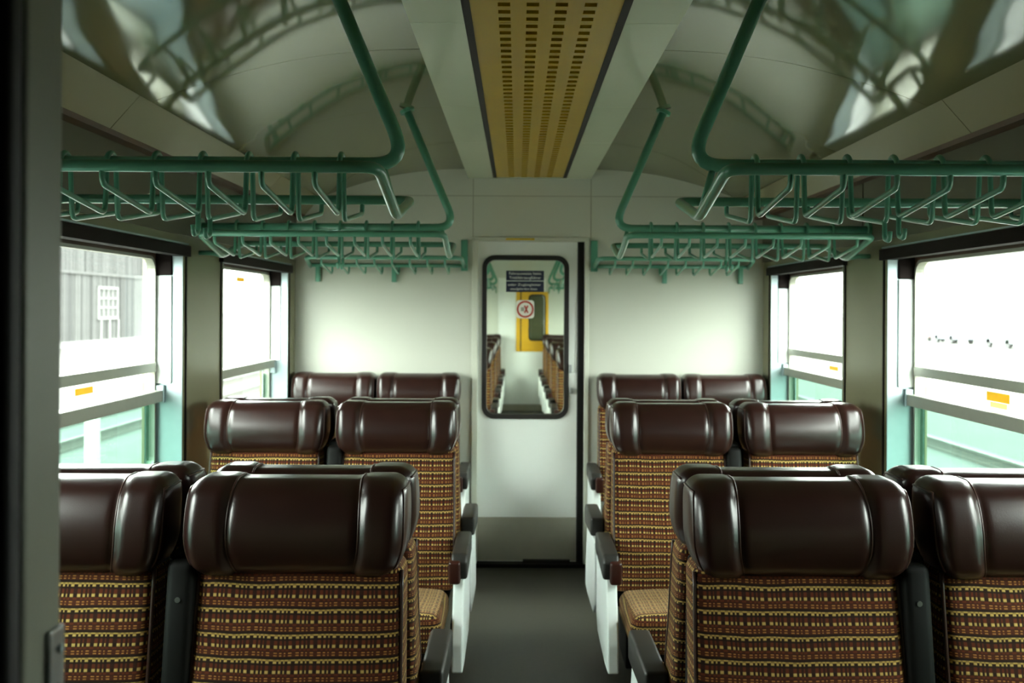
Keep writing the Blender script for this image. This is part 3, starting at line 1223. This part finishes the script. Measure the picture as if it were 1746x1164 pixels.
# ------------------------------------------------------------------ outside
GZ = -0.95
g = MB().box(-260, 260, -120, 380, GZ - .3, GZ).build('ground', 'ground')
struct(g, 'pale dry ground beside the line')
for x0, s in ((-8.2, -1), (6.4, 1)):
    bl = mesh_obj('ballast_bed', *prism_y([(x0 - 1.9, GZ), (x0 + 1.9, GZ), (x0 + 1.4, GZ + .12), (x0 - 1.4, GZ + .12)], -20, 160), 'ballast')
    struct(bl, 'pale ballast of the neighbouring track, %s' % side[s])
    for dx in (-.75, .75):
        r = MB()
        r.box(x0 + dx - .065, x0 + dx + .065, -20, 160, GZ + .12, GZ + .16)
        r.box(x0 + dx - .02, x0 + dx + .02, -20, 160, GZ + .16, GZ + .26)
        r.box(x0 + dx - .036, x0 + dx + .036, -20, 160, GZ + .26, GZ + .30)
        o = r.build('rail', 'rail_steel')
        tag(o, 'steel rail of the track outside, %s, the one %s this coach' % (side[s], 'closer to' if dx * s < 0 else 'further from'), 'rail', 'rails outside')

# white post beside the track
ps = empty('track_post', (-5.2, 11.7, GZ))
tag(ps, 'white marker post standing beside the track outside the barn-side window', 'post')
MB().rbox(-.07, .07, -.07, .07, 0, 1.35, .01).build('shaft', 'post_paint', ps)
MB().rbox(-.085, .085, -.085, .085, 1.35, 1.40, .01).build('cap', 'post_paint', ps)

# barn
BX = -27.0
barn = empty('barn', (BX, 64, GZ))
tag(barn, 'weathered grey barn of upright boards with a small white window', 'barn')
yb = -16.0
BW0, BW1, BZ0, BZ1 = -1.9, .9, 1.85, 3.65      # window opening, local y / z
MB().box(-6, -.06, -16, 16, 0, 8.2).build('barn_core', 'barn_board_2', barn)
bd = {}
while yb < 16:
    w = .33
    for lo, hi in ((.35, 4.6), (4.6, 8.0)):
        i = random.randrange(5) if lo < 1 else random.randrange(2, 5)
        key = (i, lo)
        if key not in bd:
            V, F = softbox(.03, w / 2 - .012, (hi - lo) / 2, .008, 1, 1, 1, 1)
            bd[key] = mesh_obj('board', V, F, 'barn_board_%d' % i, barn)
            o = bd[key]
        else:
            o = bd[key].copy()
            COL.objects.link(o)
        o.location = (random.uniform(-.02, .02), yb + w / 2, (lo + hi) / 2)
    yb += w
MB().box(0, .10, -16, 16, 4.5, 4.68).build('beam', 'barn_board_4', barn)
MB().box(-.1, .06, -16, 16, 0, .38).build('plinth', 'white_render', barn)
wn = MB().add(*ring_plate(rrect(BW0 - .16, BW1 + .16, BZ0 - .18, BZ1 + .16, .01), rrect(BW0, BW1, BZ0, BZ1, .01), .03, .12, 'x')).build('window_frame', 'white_render', barn)
b = MB()
for i in range(1, 4):
    yy = BW0 + (BW1 - BW0) * i / 4
    b.box(.05, .10, yy - .05, yy + .05, BZ0, BZ1)
for i in range(1, 3):
    zz = BZ0 + (BZ1 - BZ0) * i / 3
    b.box(.05, .10, BW0, BW1, zz - .05, zz + .05)
b.build('glazing_bars', 'white_render', wn)
MB().box(.035, .045, BW0, BW1, BZ0, BZ1).build('pane', 'barn_board_3', wn)
b = MB()
for yy in (-1.6, -.3, 1.1):
    b.box(.03, .10, yy, yy + .18, .3, BZ0 - .15)
b.build('door_posts', 'white_render', barn)
MB().add(*prism_y([(.7, 8.0), (.7, 8.15), (-6.5, 11.5), (-6.5, 8.0)], -16.6, 16.6)).build('roof', 'roof_tile', barn)

# hedge far behind, barn side, through the window next to the end wall
random.seed(3)

# buildings and parked cars on the other side
bd2 = empty('station_building', (52, 100, GZ))
tag(bd2, 'pale rendered building in glare beyond the parked cars', 'building')
MB().box(0, 12, -38, 45, 0, 7).build('wall', 'building_render', bd2)
rf = MB().add(*prism_y([(-.8, 7), (-.8, 7.2), (6, 10.5), (12.8, 7.2), (12.8, 7)], -39, 46)).build('roof', 'roof_tile', bd2)
for i in range(14):
    y = -35 + i * 5.5
    for z in (1.2, 4.2):
        f = MB().add(*ring_plate(rrect(y - .7, y + .7, z - .1, z + 1.7, .02), rrect(y - .6, y + .6, z, z + 1.6, .02), -.08, .02, 'x')).build('window', 'white_render', bd2)
        MB().box(-.03, .0, y - .6, y + .6, z, z + 1.6).build('pane', 'roof_tile', f)


def car(x, y, mat, label):
    e = empty('parked_car', (x, y, GZ))
    tag(e, label, 'car')
    body = [(-2.1, .35), (-2.1, .80), (-1.95, .92), (-1.2, .98), (-.55, 1.42), (1.1, 1.44), (1.75, 1.0), (2.1, .92), (2.12, .35)]
    V, F = prism_x(body, -.82, .82)
    mesh_obj('body', V, F, mat, e)
    gl = [(-1.05, 1.0), (-.5, 1.36), (1.05, 1.38), (1.55, 1.02)]
    V, F = prism_x(gl, -.83, .83)
    mesh_obj('side_glass', V, F, 'dark_glass', e)
    for yy in (-1.3, 1.3):
        for xx in (-.72, .72):
            MB().tube([(xx - .1, yy, .32), (xx + .1, yy, .32)], .32, 16).build('wheel', 'tyre', e)


car(34.0, 75.5, 'car_blue', 'blue grey car parked in glare beyond the large car park window')
car(34.5, 81.5, 'car_red', 'red car parked furthest along beyond the large car park window')
car(33.5, 66.0, 'car_grey', 'pale grey car parked nearer than the blue grey one outside')

for o in SC.objects:
    if o.type == 'MESH' and 'kind' not in o and o.parent is None and 'label' not in o:
        print('UNLABELLED', o.name)
